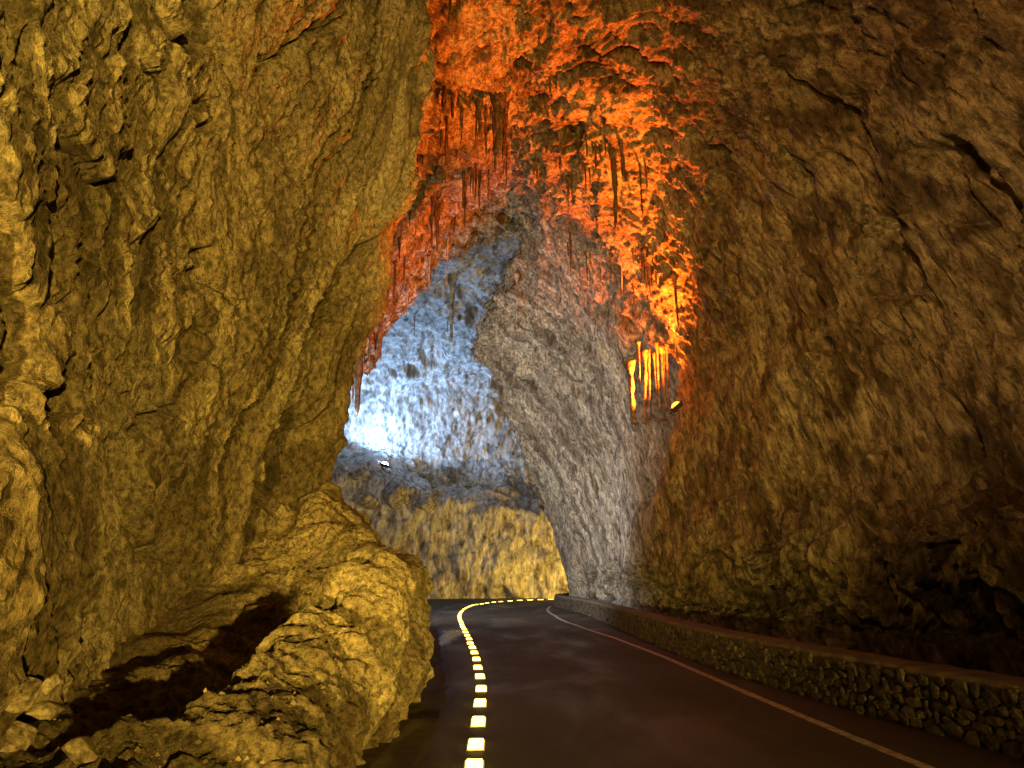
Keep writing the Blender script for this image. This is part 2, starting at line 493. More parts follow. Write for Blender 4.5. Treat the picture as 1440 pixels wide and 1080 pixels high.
# pocket under the pilaster's left flank
pk = P(405, 650, 14.6)
qq = (S - pk) / np.array([.8, .9, 1.0])
D -= 1.1 * sstep(1.2, 0.5, np.linalg.norm(qq, axis=-1))
S = S + n * D[..., None]
left_bvh = add_bvh(S)
C = minerals(S, A, B, (0.47, 0.41, 0.30), (0.36, 0.30, 0.21), (0.13, 0.10, 0.065), 0.4, 1.6, 0.4, 0.25, 60)
damp = np.abs(perlin(np.stack([lean / 0.8 + ww, B / 8.0, A * 0 + 3.1], -1)))
C = lerp3(flu * (.12 + .5 * sstep(.1, .35, damp)), C, (.17, .135, .085))
o = mesh_grid('cave_wall_left', S, A, B, M_LEFT, colour=C)
tag(o, 'yellow lit limestone wall with a fluted pilaster beside the mound', 'rock wall', kind='structure')

# ================================================================== CHAMBER WALL BEHIND THE BEND
def brow(x, d, zk=1.0):
    prof = [(0, -.6), (-.3, 2), (-.3, 5), (0, 7.4), (1.6, 8.3), (5.0, 9.2), (6.4, 13), (3.5, 18), (-8, 21.6), (-18, 23.4), (-24, 25), (-32, 27)]
    out = []
    for k, (dd, z) in enumerate(prof):
        zz = z * (zk if k < 6 else 1)
        out.append((x, d + dd, zz))
    return out
B_rows = [brow(-26, 46, 1.3), brow(-16, 57, 1.3), brow(-9, 61, 1.16), brow(-4, 62.5, 1.04), brow(1, 63, .95), brow(6, 64, .72), brow(12, 65, .7), brow(22, 66, .7), brow(34, 62, .7)]
B_t = [-26, -16, -9, -4, 1, 6, 12, 22, 34]
sa = np.concatenate([np.linspace(-26, -17, 30, endpoint=False), np.linspace(-17, 9, 330, endpoint=False), np.linspace(9, 34, 40)])
S, A, B = surface(B_rows, B_t, sa, 420)
n = normals(S, 1.0)
if n[200, 60, 1] > 0: n = -n
wv = np.stack([fbm(S / 4 + 13, 2), fbm(S / 4 + 51, 2), fbm(S / 4 + 87, 2)], -1)
D = 0.9 * fbm(S / 9 + 31, 2)
D += 0.75 * (ridged((S + wv) / 5.0 + 11, 3) - 0.5)
low = sstep(10.5, 7.5, S[..., 2])
cf = ridged(np.stack([A / 2.2 + 0.4 * perlin(S / 3), B / 9, A * 0 + 2.2], -1), 2)
D += low * 0.55 * (cf - 0.5) + low * .7 * (ridged(S / 3.0 + 71, 2) - .5)
wa = fbm(S / 2.5, 2)
f1, f2 = worley(np.stack([A / 0.9 + 0.8 * wa + 0.1 * B, B / 2.4, A * 0 + 8.2], -1))
D += (1 - .5 * low) * 0.24 * (f1 * f1 - 0.3)
D += 0.20 * fbm(S / 0.8 + 3, 3, .6)
pit = perlin((S + wv) / np.array([2.2, 2.2, 3.0]) + 21)
D -= 0.7 * sstep(0.48, 0.8, pit)
for (u, v, rx, rz, dp) in ((607, 502, 1.0, 1.1, 1.1), (585, 515, .8, .6, .8), (668, 450, .7, .8, .7)):
    c = P(u, v, 60)
    D -= dp * sstep(1.3, 0.6, np.hypot((S[..., 0] / S[..., 1] * 60 - c[0]) / rx, ((S[..., 2] - 1.6) / S[..., 1] * 60 + 1.6 - c[2]) / rz) + .25 * perlin(S / .8))
S = S + n * D[..., None]
back_bvh = add_bvh(S, 2)
C = minerals(S, A + .1 * B, B, (0.50, 0.47, 0.43), (0.40, 0.37, 0.33), (0.17, 0.135, 0.10), 0.8, 4.5, 0.5, 0.5, 30, patch=.2)
o = mesh_grid('cave_wall_back', S, A, B, M_BACK, colour=C)
tag(o, 'pale chamber wall behind the bend washed by blue white light', 'rock wall', kind='structure')

# closing rock behind the camera
xs, zs = np.linspace(-11, 11, 60), np.linspace(-1, 20, 60)
X, Z = np.meshgrid(xs, zs, indexing='ij')
S = np.stack([X, np.full_like(X, -15.0), Z], -1)
S[..., 1] += 1.2 * fbm(S / 3, 3)
o = mesh_grid('cave_wall_rear', S, X, Z, M_RIGHT, colour=minerals(S, X, Z, (0.44, 0.385, 0.31), (0.33, 0.28, 0.215), (0.12, 0.09, 0.062)))
tag(o, 'rough limestone closing the gallery behind the viewpoint', 'rock wall', kind='structure')

# ================================================================== GROUND, ROAD, LINE
k = N('dirt')
pos = k.n('ShaderNodeNewGeometry').outputs['Position']
f = k.noise(pos, 3.0, 8, 0.7)
k.l(k.ramp(f, [(0.35, (0.035, 0.027, 0.02)), (0.65, (0.10, 0.078, 0.055))]), k.b.inputs['Base Color'])
k.b.inputs['Roughness'].default_value = 0.85
bp = k.n('ShaderNodeBump'); bp.inputs['Distance'].default_value = 0.06
k.l(k.noise(pos, 18, 6, 0.7), bp.inputs['Height']); k.l(bp.outputs[0], k.b.inputs['Normal'])
M_DIRT = k.m
xs, ys = np.linspace(-30, 40, 260), np.linspace(-18, 75, 340)
X, Y = np.meshgrid(xs, ys, indexing='ij')
S = np.stack([X, Y, np.full_like(X, -0.06)], -1)
S[..., 2] += np.clip(0.03 * fbm(S / 1.1, 3), -.04, .03)
o = mesh_grid('ground', S, X, Y, M_DIRT, flip=False)
tag(o, 'dark dirt floor of the gallery beside the road', 'ground', kind='structure')

wall_px = [(1440, 965), (1200, 924), (1000, 887), (880, 858), (830, 845)]
WALL_H = 0.64
wall_path = [G(u, v, WALL_H)[:2] for u, v in wall_px]
far_end = G(789, 849.5)[:2]
x0, y0 = wall_path[0]
wall_path = [np.array([x0 + .35, -15.0]), np.array([x0 + .3, -5.0]), np.array([x0 + .25, 2.0])] + wall_path
wall_path = [p for p in wall_path if p[1] < far_end[1] - 5] + [far_end, far_end + np.array([.5, 1.5]), far_end + np.array([1.8, 2.4]), far_end + np.array([5.0, 2.9]), far_end + np.array([12.0, 3.1])]
wall_path = np.array(wall_path)
wt = arc(wall_path)
wall_s = np.linspace(0, wt[-1], 500)
wall_c = spline(wt, wall_path, wall_s)

c3 = lambda x, y: (560 + x / 3.0, 800 + y / 3.0)
left_px = [c3(30, 840), c3(120, 680), c3(190, 560), c3(205, 520), c3(190, 440), c3(180, 350), c3(165, 260), c3(152, 190), c3(178, 163), c3(255, 146), c3(340, 133)]
left_edge = [np.array([-1.3, -15]), np.array([-1.25, -5.0]), np.array([-1.15, 2.0])] + [G(*p)[:2] for p in left_px]
le = left_edge[-1]
left_edge += [np.array([le[0] + 3.0, le[1] + 4.0]), np.array([le[0] + 9, le[1] + 5.0]), np.array([le[0] + 20, le[1] + 5.2])]
left_edge = np.array(left_edge)
lt = arc(left_edge)
NS = 420
lc = spline(lt, left_edge, np.linspace(0, lt[-1], NS))
# match stations on the wall side by walking both edges with depth, then round the bend
rs = []
for p in lc:
    dd = np.hypot(wall_c[:, 0] - p[0], wall_c[:, 1] - p[1])
    rs.append(int(np.argmin(dd)))
rs = np.maximum.accumulate(rs)
rs = np.convolve(np.pad(rs, 8, mode='edge').astype(float), np.ones(17) / 17, 'valid')
rc = np.stack([np.interp(rs, np.arange(500), wall_c[:, 0]), np.interp(rs, np.arange(500), wall_c[:, 1])], -1)
tt = np.linspace(0, 1, 40)
R2 = lc[:, None, :] * (1 - tt[None, :, None]) + (rc + np.array([.12, 0]))[:, None, :] * tt[None, :, None]
S = np.concatenate([R2, np.zeros(R2.shape[:2] + (1,))], -1)
S[:, 0, :2] += (0.06 * fbm(S[:, 0] / 0.5, 3))[:, None]
S[..., 2] = 0.012 * fbm(S / 2.5 + 3, 2)
S[:, 0, 2] = -0.06; S[:, -1, 2] = -.01
sA = np.repeat(arc(lc)[:, None], 40, 1); sB = np.repeat(tt[None, :] * 4.5, NS, 0)
PUD = G(634, 893)
k = N('asphalt')
pos = k.n('ShaderNodeNewGeometry').outputs['Position']
mp = k.n('ShaderNodeMapping'); mp.inputs['Scale'].default_value = (1.0, 0.35, 1); k.l(pos, mp.inputs[0])
patch = k.noise(mp.outputs[0], 0.9, 5, 0.6, 0.4)
fine = k.noise(pos, 60, 5, 0.7)
c = k.ramp(patch, [(0.34, (0.008, 0.006, 0.005)), (0.42, (0.030, 0.023, 0.017)), (0.7, (0.042, 0.032, 0.024))])
c = k.mix(k.math('MULTIPLY', k.ramp(fine, [(0.4, g3(0)), (0.6, g3(1))]), 0.7), c, (0.085, 0.066, 0.05))
k.l(c, k.b.inputs['Base Color'])
wet = k.noise(mp.outputs[0], 0.55, 4, 0.6, 0.3)
dry = k.ramp(wet, [(0.36, g3(0.42)), (0.5, g3(0.66)), (0.7, g3(0.8))])
vd = k.n('ShaderNodeVectorMath', operation='SUBTRACT'); k.l(pos, vd.inputs[0]); vd.inputs[1].default_value = (PUD[0], PUD[1], 0)
vs_ = k.n('ShaderNodeVectorMath', operation='MULTIPLY'); k.l(vd.outputs[0], vs_.inputs[0]); vs_.inputs[1].default_value = (1 / .75, 1 / 8.0, 0)
ln = k.n('ShaderNodeVectorMath', operation='LENGTH'); k.l(vs_.outputs[0], ln.inputs[0])
pm = k.math('ADD', ln.outputs['Value'], k.math('MULTIPLY', k.noise(pos, 2.0, 4, .6), .9))
k.l(k.mix(k.ramp(pm, [(0.0, g3(1)), (0.62, g3(1)), (0.95 , g3(0))]), dry, g3(0.10)), k.b.inputs['Roughness'])
bp = k.n('ShaderNodeBump'); bp.inputs['Distance'].default_value = 0.012; bp.inputs['Strength'].default_value = 0.9
k.l(fine, bp.inputs['Height']); k.l(bp.outputs[0], k.b.inputs['Normal'])
k.b.inputs['Specular IOR Level'].default_value = 0.35
M_ASPH = k.m
o = mesh_grid('road', S, sA, sB, M_ASPH)
tag(o, 'dark damp asphalt road bending out of sight behind the rock', 'road', kind='structure')
road_S = S
road_bvh = add_bvh(S, 1)
def road_z(x, y):
    loc, nn, i, d = road_bvh.ray_cast(Vector((x, y, 2)), Vector((0, 0, -1)))
    return loc.z if loc is not None else 0.0

def ribbon(name, path, width, lift, mat, n=300):
    t = arc(path); c = spline(t, path, np.linspace(0, t[-1], n))
    tg = np.gradient(c, axis=0); tg /= np.linalg.norm(tg, axis=1, keepdims=True)
    nn = np.stack([tg[:, 1], -tg[:, 0]], -1)
    v, fc = [], []
    for i in range(n):
        wob = 1 + 0.12 * math.sin(i * 1.7) * math.sin(i * .63)
        for s in (-1, 1):
            x, y = c[i] + nn[i] * s * width * .5 * wob
            v.append((x, y, road_z(x, y) + lift))
    for i in range(n - 1): fc.append((2 * i, 2 * i + 1, 2 * i + 3, 2 * i + 2))
    return link_mesh(name, v, fc, mat)
k = N('worn_road_paint')
pos = k.n('ShaderNodeNewGeometry').outputs['Position']
wf = k.noise(pos, 9, 6, 0.7)
k.l(k.mix(k.ramp(wf, [(0.42, g3(0)), (0.58, g3(1))]), (0.30, 0.27, 0.23), (0.72, 0.68, 0.62)), k.b.inputs['Base Color'])
k.b.inputs['Roughness'].default_value = 0.6
M_PAINT = k.m
line_px = [(1298, 1078), (1182, 1031), (1093, 991), (1040, 973), (960, 933), (893, 908), (853, 893), (813, 881), (793, 874), (777, 865), (770, 858.5), (774, 852.5)]
lp = [G(*p)[:2] for p in line_px]
lp = [np.array([lp[0][0] + .2, -12.0]), np.array([lp[0][0] + .15, 2.0])] + lp
lp = np.array(lp)
sm = lp.copy()
sm[3:-2] = (lp[2:-3] + 2 * lp[3:-2] + lp[4:-1]) / 4
o = ribbon('road_edge_line', sm, 0.13, 0.004, M_PAINT)
tag(o, 'worn white line painted along the road beside the low wall', 'road marking', kind='structure')

# ================================================================== FLOWSTONE MOUND
def mrow(y, xz): return [(x, y, z) for x, z in xz]
M_rows = [
    mrow(-1.0, [(-1.9, -.15), (-2.1, .3), (-2.4, .55), (-2.9, .6), (-3.6, .6), (-5.2, .5)]),  # this row and the next: unseen berm, raised to shade the hollow
    mrow(1.0, [(-1.8, -.15), (-2.0, .4), (-2.35, .72), (-2.9, .85), (-3.6, .8), (-5.0, .6)]),
    mrow(3.5, [(-1.6, -.15), (-1.72, .14), (-2.0, .26), (-2.5, .3), (-3.3, .28), (-4.9, .3)]),
    mrow(5.5, [(-1.42, -.15), (-1.52, .24), (-1.8, .42), (-2.2, .46), (-3.1, .34), (-4.9, .4)]),
    mrow(8, [(-1.32, -.15), (-1.40, .55), (-1.6, .98), (-2.0, 1.1), (-2.9, .50), (-5.6, .6)]),
    mrow(10, [(-1.22, -.15), (-1.27, .8), (-1.48, 1.4), (-1.9, 1.65), (-3.0, .78), (-6.0, .8)]),
    mrow(12, [(-1.38, -.15), (-1.46, 1.05), (-1.75, 1.75), (-2.25, 2.1), (-3.3, 1.3), (-6.4, 1.2)]),
    mrow(14, [(-1.85, -.15), (-2.0, 1.4), (-2.5, 2.2), (-3.15, 2.75), (-4.3, 2.35), (-6.4, 2.1)]),
    mrow(16, [(-2.7, -.15), (-2.95, 1.4), (-3.4, 2.5), (-3.9, 2.95), (-4.6, 2.8), (-6.4, 2.7)]),
    mrow(17.6, [(-4.2, -.15), (-4.3, .8), (-4.5, 1.5), (-4.9, 1.8), (-5.5, 2), (-6.8, 2)]),
    mrow(18.4, [(-5.2, -.2), (-5.25, -.1), (-5.3, .0), (-5.6, .05), (-6, .1), (-7.2, .1)]),
]
M_t = [-1, 1, 3.5, 5.5, 8, 10, 12, 14, 16, 17.6, 18.4]
S, A, B = surface(M_rows, M_t, np.linspace(-1, 18.4, 540), 330)
n = normals(S, 1.0)
if n[250, 150, 2] < 0: n = -n
wv = np.stack([fbm(S / .8 + 13, 2), fbm(S / .8 + 51, 2), fbm(S / .8 + 87, 2)], -1)
Yp = S[..., 1]
low = sstep(8.5, 6.5, Yp + 0.6 * wv[..., 0])
D = 0.42 * fbm(S / 1.3 + 41, 2)
flank = sstep(3.9, 2.8, B) * (1 - 0.5 * low)
f1, f2 = worley(np.stack([A / 0.9, B / 1.6, A * 0 + .5], -1) + wv * 0.25)
D += (0.3 + 0.7 * flank) * 0.18 * (0.4 - f1 * f1)
D += (1 - .5 * low) * 0.26 * (ridged((S + wv * .25) * np.array([1, 1, .7]) / 0.75 + 16, 4, .6) - .5)
f1, f2 = worley(np.stack([A / 0.28, B / 0.7, A * 0 + 3.5], -1) + wv * 0.35)
D += (0.35 + 0.65 * flank) * 0.16 * (0.4 - f1 * f1)
g1, g2 = worley(np.stack([A / 0.13, B / 0.2, A * 0 + 1.5], -1) + wv * 0.3)
D += 0.05 * (0.4 - g1 * g1) * (1 + low)
fr = 1 - np.sqrt(np.abs(perlin(np.stack([A / 0.2 + 0.7 * perlin(S / .6), B / 2.4, A * 0 + 7.7], -1))) + 1e-4)
D -= flank * 0.22 * (fr - 0.5)
D += low * 0.09 * (ridged(S / 0.28 + 6, 3) - .4)
D += 0.02 * fbm(S / 0.1, 2)
for (u_, v_, d_, r_, a_) in ((470, 715, 14.6, 1.0, .18), (400, 790, 11.8, .8, .30), (455, 860, 10.8, .8, .18)):
    D += a_ * sstep(1.0, .35, np.linalg.norm(S - P(u_, v_, d_), axis=-1) / r_)
# the hollow behind the crest is trodden smooth earth
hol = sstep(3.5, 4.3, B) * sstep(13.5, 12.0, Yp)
D *= 1 - 0.6 * hol
D -= 0.17 * sstep(4.2, 2.5, B)
S = S + n * D[..., None]
mound_bvh = add_bvh(S, 2)
C = minerals(S, A, B, (0.47, 0.41, 0.29), (0.36, 0.30, 0.20), (0.13, 0.095, 0.055), 0.3, 1.4, 0.4, 0.25, 90)
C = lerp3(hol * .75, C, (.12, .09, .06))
C = lerp3(sstep(9.0, 6.0, Yp + wv[..., 1]) * .82, C, (.07, .054, .035))  # near slope painted darker, standing in for shade the lamps don't leave
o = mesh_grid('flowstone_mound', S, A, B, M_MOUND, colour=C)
tag(o, 'big rounded mound of yellow lit flowstone beside the road', 'rock mound')

# ================================================================== LOW STONE WALL WITH COPING
M_MORTAR = simple_mat('mortar', (0.09, 0.075, 0.06), 0.9, 0, 0.4, 12, 0.02)
M_COPING = simple_mat('coping_concrete', (0.17, 0.14, 0.105), 0.8, 0, 0.3, 5, 0.01)
M_STONE = rock_mat('rubble_stone', (0.15, 0.124, 0.094), (0.09, 0.073, 0.056), (0.04, 0.033, 0.025), 0.015, 0.8, 16.0)
wall_root = empty('low_stone_wall', (wall_path[3][0], wall_path[3][1], 0))
tag(wall_root, 'low rubble stone wall with flat coping along the road', 'stone wall')
def wall_pt(s):
    c = np.array([np.interp(s, wall_s, wall_c[:, 0]), np.interp(s, wall_s, wall_c[:, 1])])
    e = 0.2
    a = np.array([np.interp(s - e, wall_s, wall_c[:, 0]), np.interp(s - e, wall_s, wall_c[:, 1])])
    b = np.array([np.interp(s + e, wall_s, wall_c[:, 0]), np.interp(s + e, wall_s, wall_c[:, 1])])
    t = (b - a) / np.linalg.norm(b - a)
    return c, t, np.array([t[1], -t[0]])            # back side (away from the road) is +normal
TH_W = 0.5
def wall_strip(name, prof, mat, ds=0.12, amp=0.0, seed=0, edge_amp=0.0):
    ss = np.arange(0, wall_s[-1], ds)
    v, fc = [], []
    m = len(prof)
    for i, s in enumerate(ss):
        c, t, nn = wall_pt(s)
        for (o_, z) in prof:
            p = np.array([*(c + nn * o_), z])
            v.append(p)
    v = np.array(v)
    if amp: v[:, 2] += amp * fbm(v / 0.35 + seed, 2)
    if edge_amp: v[:, :2] += (edge_amp * fbm(v / 0.25 + seed + 9, 2))[:, None]
    base = np.array([wall_root.location.x, wall_root.location.y, 0])
    for i in range(len(ss) - 1):
        for j in range(m - 1):
            a = i * m + j
            fc.append((a, a + 1, a + m + 1, a + m))
    return link_mesh(name, v - base, fc, mat, wall_root)
wall_strip('mortar_core', [(0.05, -0.1), (0.05, WALL_H - .06), (TH_W - .05, WALL_H - .06), (TH_W - .05, -0.1)], M_MORTAR)
wall_strip('coping', [(0.03, WALL_H - .10), (0.0, WALL_H - .05), (0.015, WALL_H - .005), (0.06, WALL_H + .004), (.2, WALL_H + .012), (.34, WALL_H + .008), (TH_W, WALL_H), (TH_W + .02, WALL_H - .1)], M_COPING, 0.06, 0.012, 3, 0.018)

def stone_mesh(seed):
    """lumpy rubble block, unit size, flat-ish face towards -y"""
    r = np.random.default_rng(seed)
    v, fc = [], []
    nx = 6
    ring = []
    ang = np.sort(r.random(7)) * 0.25 + np.arange(7) / 7 * 2 * math.pi
    rad = 0.5 * (0.80 + 0.30 * r.random(7))
    for (yy, sc) in ((0.5, 0.9), (-0.25, 1.0), (-0.45, 0.90)):
        for a, q in zip(ang, rad):
            ca, sa_ = math.cos(a), math.sin(a)
            e = (abs(ca) ** 3 + abs(sa_) ** 3) ** (-1 / 3)
            v.append((ca * q * sc * e, yy + 0.06 * r.normal(), sa_ * q * sc * e))
    v.append((0.1 * r.normal(), -0.52, 0.1 * r.normal()))
    for k_ in range(2):
        for i in range(7):
            j = (i + 1) % 7
            fc.append((k_ * 7 + i, k_ * 7 + j, k_ * 7 + 7 + j, k_ * 7 + 7 + i))
    for i in range(7): fc.append((14 + i, 14 + (i + 1) % 7, 21))
    return v, fc
stone_protos = []
for i in range(10):
    v, fc = stone_mesh(100 + i)
    me = bpy.data.meshes.new('stone')
    me.from_pydata(v, [], fc); me.update(); me.materials.append(M_STONE)
    stone_protos.append((me, np.array(v), fc))
stones = []
zc = 0.0
for (z0, h) in ((0.0, .13), (.115, .125), (.23, .12), (.34, .12), (.45, .12)):
    s = random.random() * .2
    while s < wall_s[-1] - .4:
        L = random.choice((.08, .11, .14, .18, .22, .28)) * random.uniform(.9, 1.1)
        c, t, nn = wall_pt(s + L / 2)
        zz = z0 + h / 2 + random.uniform(-.035, .035)
        hh = h * random.uniform(.7, 1.35)
        stones.append((c[0] + nn[0] * .03, c[1] + nn[1] * .03, zz, L * .96, random.uniform(.08, .14), hh, math.atan2(t[1], t[0]), random.uniform(-.4, .4)))
        s += L
seen = []
rest = []
for st_ in stones:
    x, y, z = st_[:3]
    r = np.array([x, y, z - CAM_H])
    f_ = r[1] * CT + r[2] * ST
    uu = 720 + FPX * r[0] / f_ if f_ > .1 else 9999
    vv = 540 - FPX * (-r[1] * ST + r[2] * CT) / f_ if f_ > .1 else 9999
    (seen if (f_ > 1 and uu < 1450 and vv < 1090) else rest).append(st_)
seen.sort(key=lambda q: math.hypot(q[0], q[1]))
rest += seen[300:]
seen = seen[:300]
bx, by = wall_root.location.x, wall_root.location.y
for st_ in seen:
    me = random.choice(stone_protos)[0]
    o = bpy.data.objects.new('stone', me)
    o.location = (st_[0] - bx, st_[1] - by, st_[2])
    o.rotation_euler = (0, st_[7], st_[6] + math.pi)
    # the face looks to -normal, i.e. towards the road
    o.rotation_euler[2] = st_[6]
    o.rotation_euler[2] += math.pi
    o.scale = (st_[3], st_[4], st_[5])
    o.parent = wall_root
    col.objects.link(o)
av, af = [], []
for st_ in rest:
    _, v, fc = random.choice(stone_protos)
    p = v * np.array([st_[3], st_[4], st_[5]])
    c_, s_ = math.cos(st_[7]), math.sin(st_[7])
    p = np.stack([p[:, 0] * c_ + p[:, 2] * s_, p[:, 1], -p[:, 0] * s_ + p[:, 2] * c_], -1)
    c_, s_ = math.cos(st_[6] + math.pi), math.sin(st_[6] + math.pi)
    p = np.stack([p[:, 0] * c_ - p[:, 1] * s_, p[:, 0] * s_ + p[:, 1] * c_, p[:, 2]], -1) + np.array([st_[0] - bx, st_[1] - by, st_[2]])
    b0 = len(av)
    av += [tuple(q) for q in p]
    af += [tuple(b0 + i for i in f_) for f_ in fc]
o = link_mesh('stone_facing', av, af, M_STONE, wall_root)
o['kind'] = 'stuff'

# ================================================================== ROAD MARKER LIGHTS
M_FRAME = simple_mat('marker_frame', (0.30, 0.28, 0.22), 0.5, 0.2)
k = N('marker_glow')
oi = k.n('ShaderNodeObjectInfo').outputs['Random']
dirt = k.noise(k.n('ShaderNodeNewGeometry').outputs['Position'], 22, 5, .7)
k.b.inputs['Base Color'].default_value = (.6, .5, .3, 1)
k.b.inputs['Emission Color'].default_value = (1.0, 0.68, 0.09, 1)
k.l(k.math('MULTIPLY', k.math('ADD', k.math('MULTIPLY', oi, 6.0), 7.0), k.ramp(dirt, [(.3, g3(.25)), (.5, g3(1))])), k.b.inputs['Emission Strength'])
M_GLOW = k.m
mk = [(320, 838), (328, 745), (338, 647), (345, 570), (350, 509), (345, 457), (336, 418), (330, 383), (321, 356), (313, 334), (304, 315), (299, 297), (291, 281),
      (284, 268), (279, 256), (272, 245), (268, 235), (265, 225), (261, 217), (259, 209), (258, 201), (260, 193), (264, 185), (270, 178), (278, 171), (288, 165),
      (300, 160), (313, 155.5), (330, 151.5), (353, 148), (375, 145), (403, 142), (433, 139), (472, 136), (513, 134), (556, 132), (600, 130.5), (643, 129.5), (688, 129)]
mp_ = np.array([G(*c3(x, y))[:2] for x, y in mk])
tgs = np.gradient(mp_, axis=0)
def box_faces(): return [(0, 1, 2, 3), (4, 7, 6, 5), (0, 4, 5, 1), (1, 5, 6, 2), (2, 6, 7, 3), (3, 7, 4, 0)]
def plate(hx, hy, z0, z1, taper=0.8):
    return [(-hx, -hy, z0), (-hx, hy, z0), (hx, hy, z0), (hx, -hy, z0), (-hx * taper, -hy * taper, z1), (-hx * taper, hy * taper, z1), (hx * taper, hy * taper, z1), (hx * taper, -hy * taper, z1)]
def mk_mesh(name, v, f_, mat):
    me = bpy.data.meshes.new(name); me.from_pydata(v, [], f_); me.update(); me.materials.append(mat); return me
frame_me = mk_mesh('frame', plate(.5, .5, -.02, .010, .94), box_faces(), M_FRAME)
lens_me = mk_mesh('lens', plate(.40, .44, .008, .028, .86), box_faces(), M_GLOW)
for i, p in enumerate(mp_):
    sp = np.linalg.norm(tgs[i])
    ang = math.atan2(tgs[i][1], tgs[i][0]) - math.pi / 2
    Ln = float(np.clip(0.50 * sp, .35, .62))
    r = empty('road_marker_light', (p[0], p[1], road_z(*p)), (0, 0, ang))
    if p[1] < 13: lb = 'glowing yellow road marker beside the flowstone mound'
    elif p[1] < 27: lb = 'glowing yellow road marker between the mound and the bend'
    elif i < 29: lb = 'glowing yellow road marker packed close where the row bends'
    else: lb = 'glowing yellow marker in the stretch crossing before the chamber wall'
    tag(r, lb, 'road marker', 'glowing markers set along the road edge')
    for nm_, me in (('frame', frame_me), ('lens', lens_me)):
        o = bpy.data.objects.new(nm_, me); o.scale = (.19, Ln, 1); o.parent = r; col.objects.link(o)

# ================================================================== STALACTITES
def drip_mesh(L, r0, r1, seed, bend=0.0, sides=9, rings=14, flat=1.0, tipw=0.25):
    r = np.random.default_rng(seed)
    v, fc = [], []
    ph0 = r.random() * 6
    bx_, by_ = r.normal(size=2) * bend * L
    for i in range(rings):
        t = i / (rings - 1)
        rad = (r0 * (1 - t) ** 0.8 + r1 * t) * (1 + 0.16 * math.sin(t * 21 + ph0) + 0.10 * r.normal())
        rad *= 1 + 1.9 * max(0, 1 - t / .28) ** 2
        if i == rings - 1: rad = r1 * tipw
        cx = bx_ * t * t + 0.12 * r0 * math.sin(t * 7 + ph0); cy = by_ * t * t + 0.12 * r0 * math.cos(t * 9 + ph0)
        for j in range(sides):
            a = 2 * math.pi * j / sides
            k_ = 1 + 0.14 * math.sin(3 * a + ph0 + 2 * t) + .06 * r.normal()
            v.append((cx + math.cos(a) * rad * k_, cy + math.sin(a) * rad * k_ * flat, -t * L))
    for i in range(rings - 1):
        for j in range(sides):
            j2 = (j + 1) % sides
            fc.append((i * sides + j, i * sides + j2, (i + 1) * sides + j2, (i + 1) * sides + j))
    fc.append(tuple(range(sides))[::-1])
    fc.append(tuple((rings - 1) * sides + j for j in range(sides)))
    return v, fc
C6 = [(385, 0, 110, 12), (360, 380, 460, 20), (395, 390, 490, 14), (435, 440, 610, 7), (370, 470, 690, 8), (492, 420, 580, 9), (505, 420, 560, 14), (527, 430, 640, 9), (548, 440, 500, 8), (565, 520, 710, 12), (585, 380, 660, 34), (603, 440, 650, 18), (612, 600, 770, 6), (445, 720, 935, 10), (478, 680, 790, 7), (490, 670, 830, 7), (502, 690, 860, 9), (540, 685, 805, 8), (312, 790, 1010, 8), (335, 830, 1030, 12), (212, 660, 860, 11), (255, 640, 720, 8), (350, 540, 610, 10), (465, 400, 450, 8), (787, 320, 390, 12), (850, 530, 570, 8), (905, 560, 690, 16), (925, 540, 600, 8), (970, 590, 695, 8), (988, 600, 660, 6), (1042, 600, 940, 18), (1085, 640, 740, 5), (1150, 680, 920, 5), (930, 690, 800, 4), (870, 980, 1080, 8), (860, 750, 880, 4), (190, 870, 980, 6), (180, 960, 1060, 8), (408, 600, 660, 5), (402, 880, 950, 5), (735, 690, 760, 6), (830, 640, 730, 4)]
C1 = [(708, 268, 535, 26), (690, 120, 310, 7), (613, 210, 330, 7), (982, 290, 485, 15), (645, 60, 180, 11), (630, 0, 130, 13), (762, 0, 70, 7), (1205, 120, 260, 8), (1280, 200, 310, 6), (410, 330, 630, 30), (330, 400, 860, 44), (470, 200, 380, 18), (440, 240, 400, 18), (550, 430, 520, 7), (520, 350, 440, 6), (690, 440, 510, 6), (1330, 90, 200, 6), (1420, 220, 330, 6), (370, 380, 640, 24), (300, 560, 800, 18)]
C7 = [(480, 180, 350, 10), (495, 220, 370, 9), (513, 250, 390, 12), (543, 250, 350, 8), (860, 200, 370, 9), (670, 110, 215, 6), (635, 330, 560, 10), (440, 360, 510, 6), (140, 90, 300, 7), (385, 310, 390, 5), (930, 220, 320, 6), (220, 230, 330, 6), (280, 250, 310, 5), (328, 170, 320, 5)]
items = []
for (x, a, b, w_) in C6: items.append((500 + x * .3472, a * .3472, b * .3472, w_ * .3472, 'c6', x))
for (x, a, b, w_) in C1: items.append((400 + x / 3, 300 + a / 3, 300 + b / 3, w_ / 3, 'c1', x))
for (x, a, b, w_) in C7: items.append((760 + x * .2963, 300 + a * .2963, 300 + b * .2963, w_ * .2963, 'c7', x))
extra = []
for (u, a, b, wpx, src, x) in items:                  # short neighbours that crowd round each hanging cluster
    if src == 'c6' or (src == 'c7' and 470 <= x <= 550) or (src == 'c1' and x < 500):
        extra.append((u + random.uniform(-13, 13), a + random.uniform(-6, 8), a + (b - a) * random.uniform(.3, .7), max(1.6, wpx * random.uniform(.4, .8)), src, x + .5))
items += extra
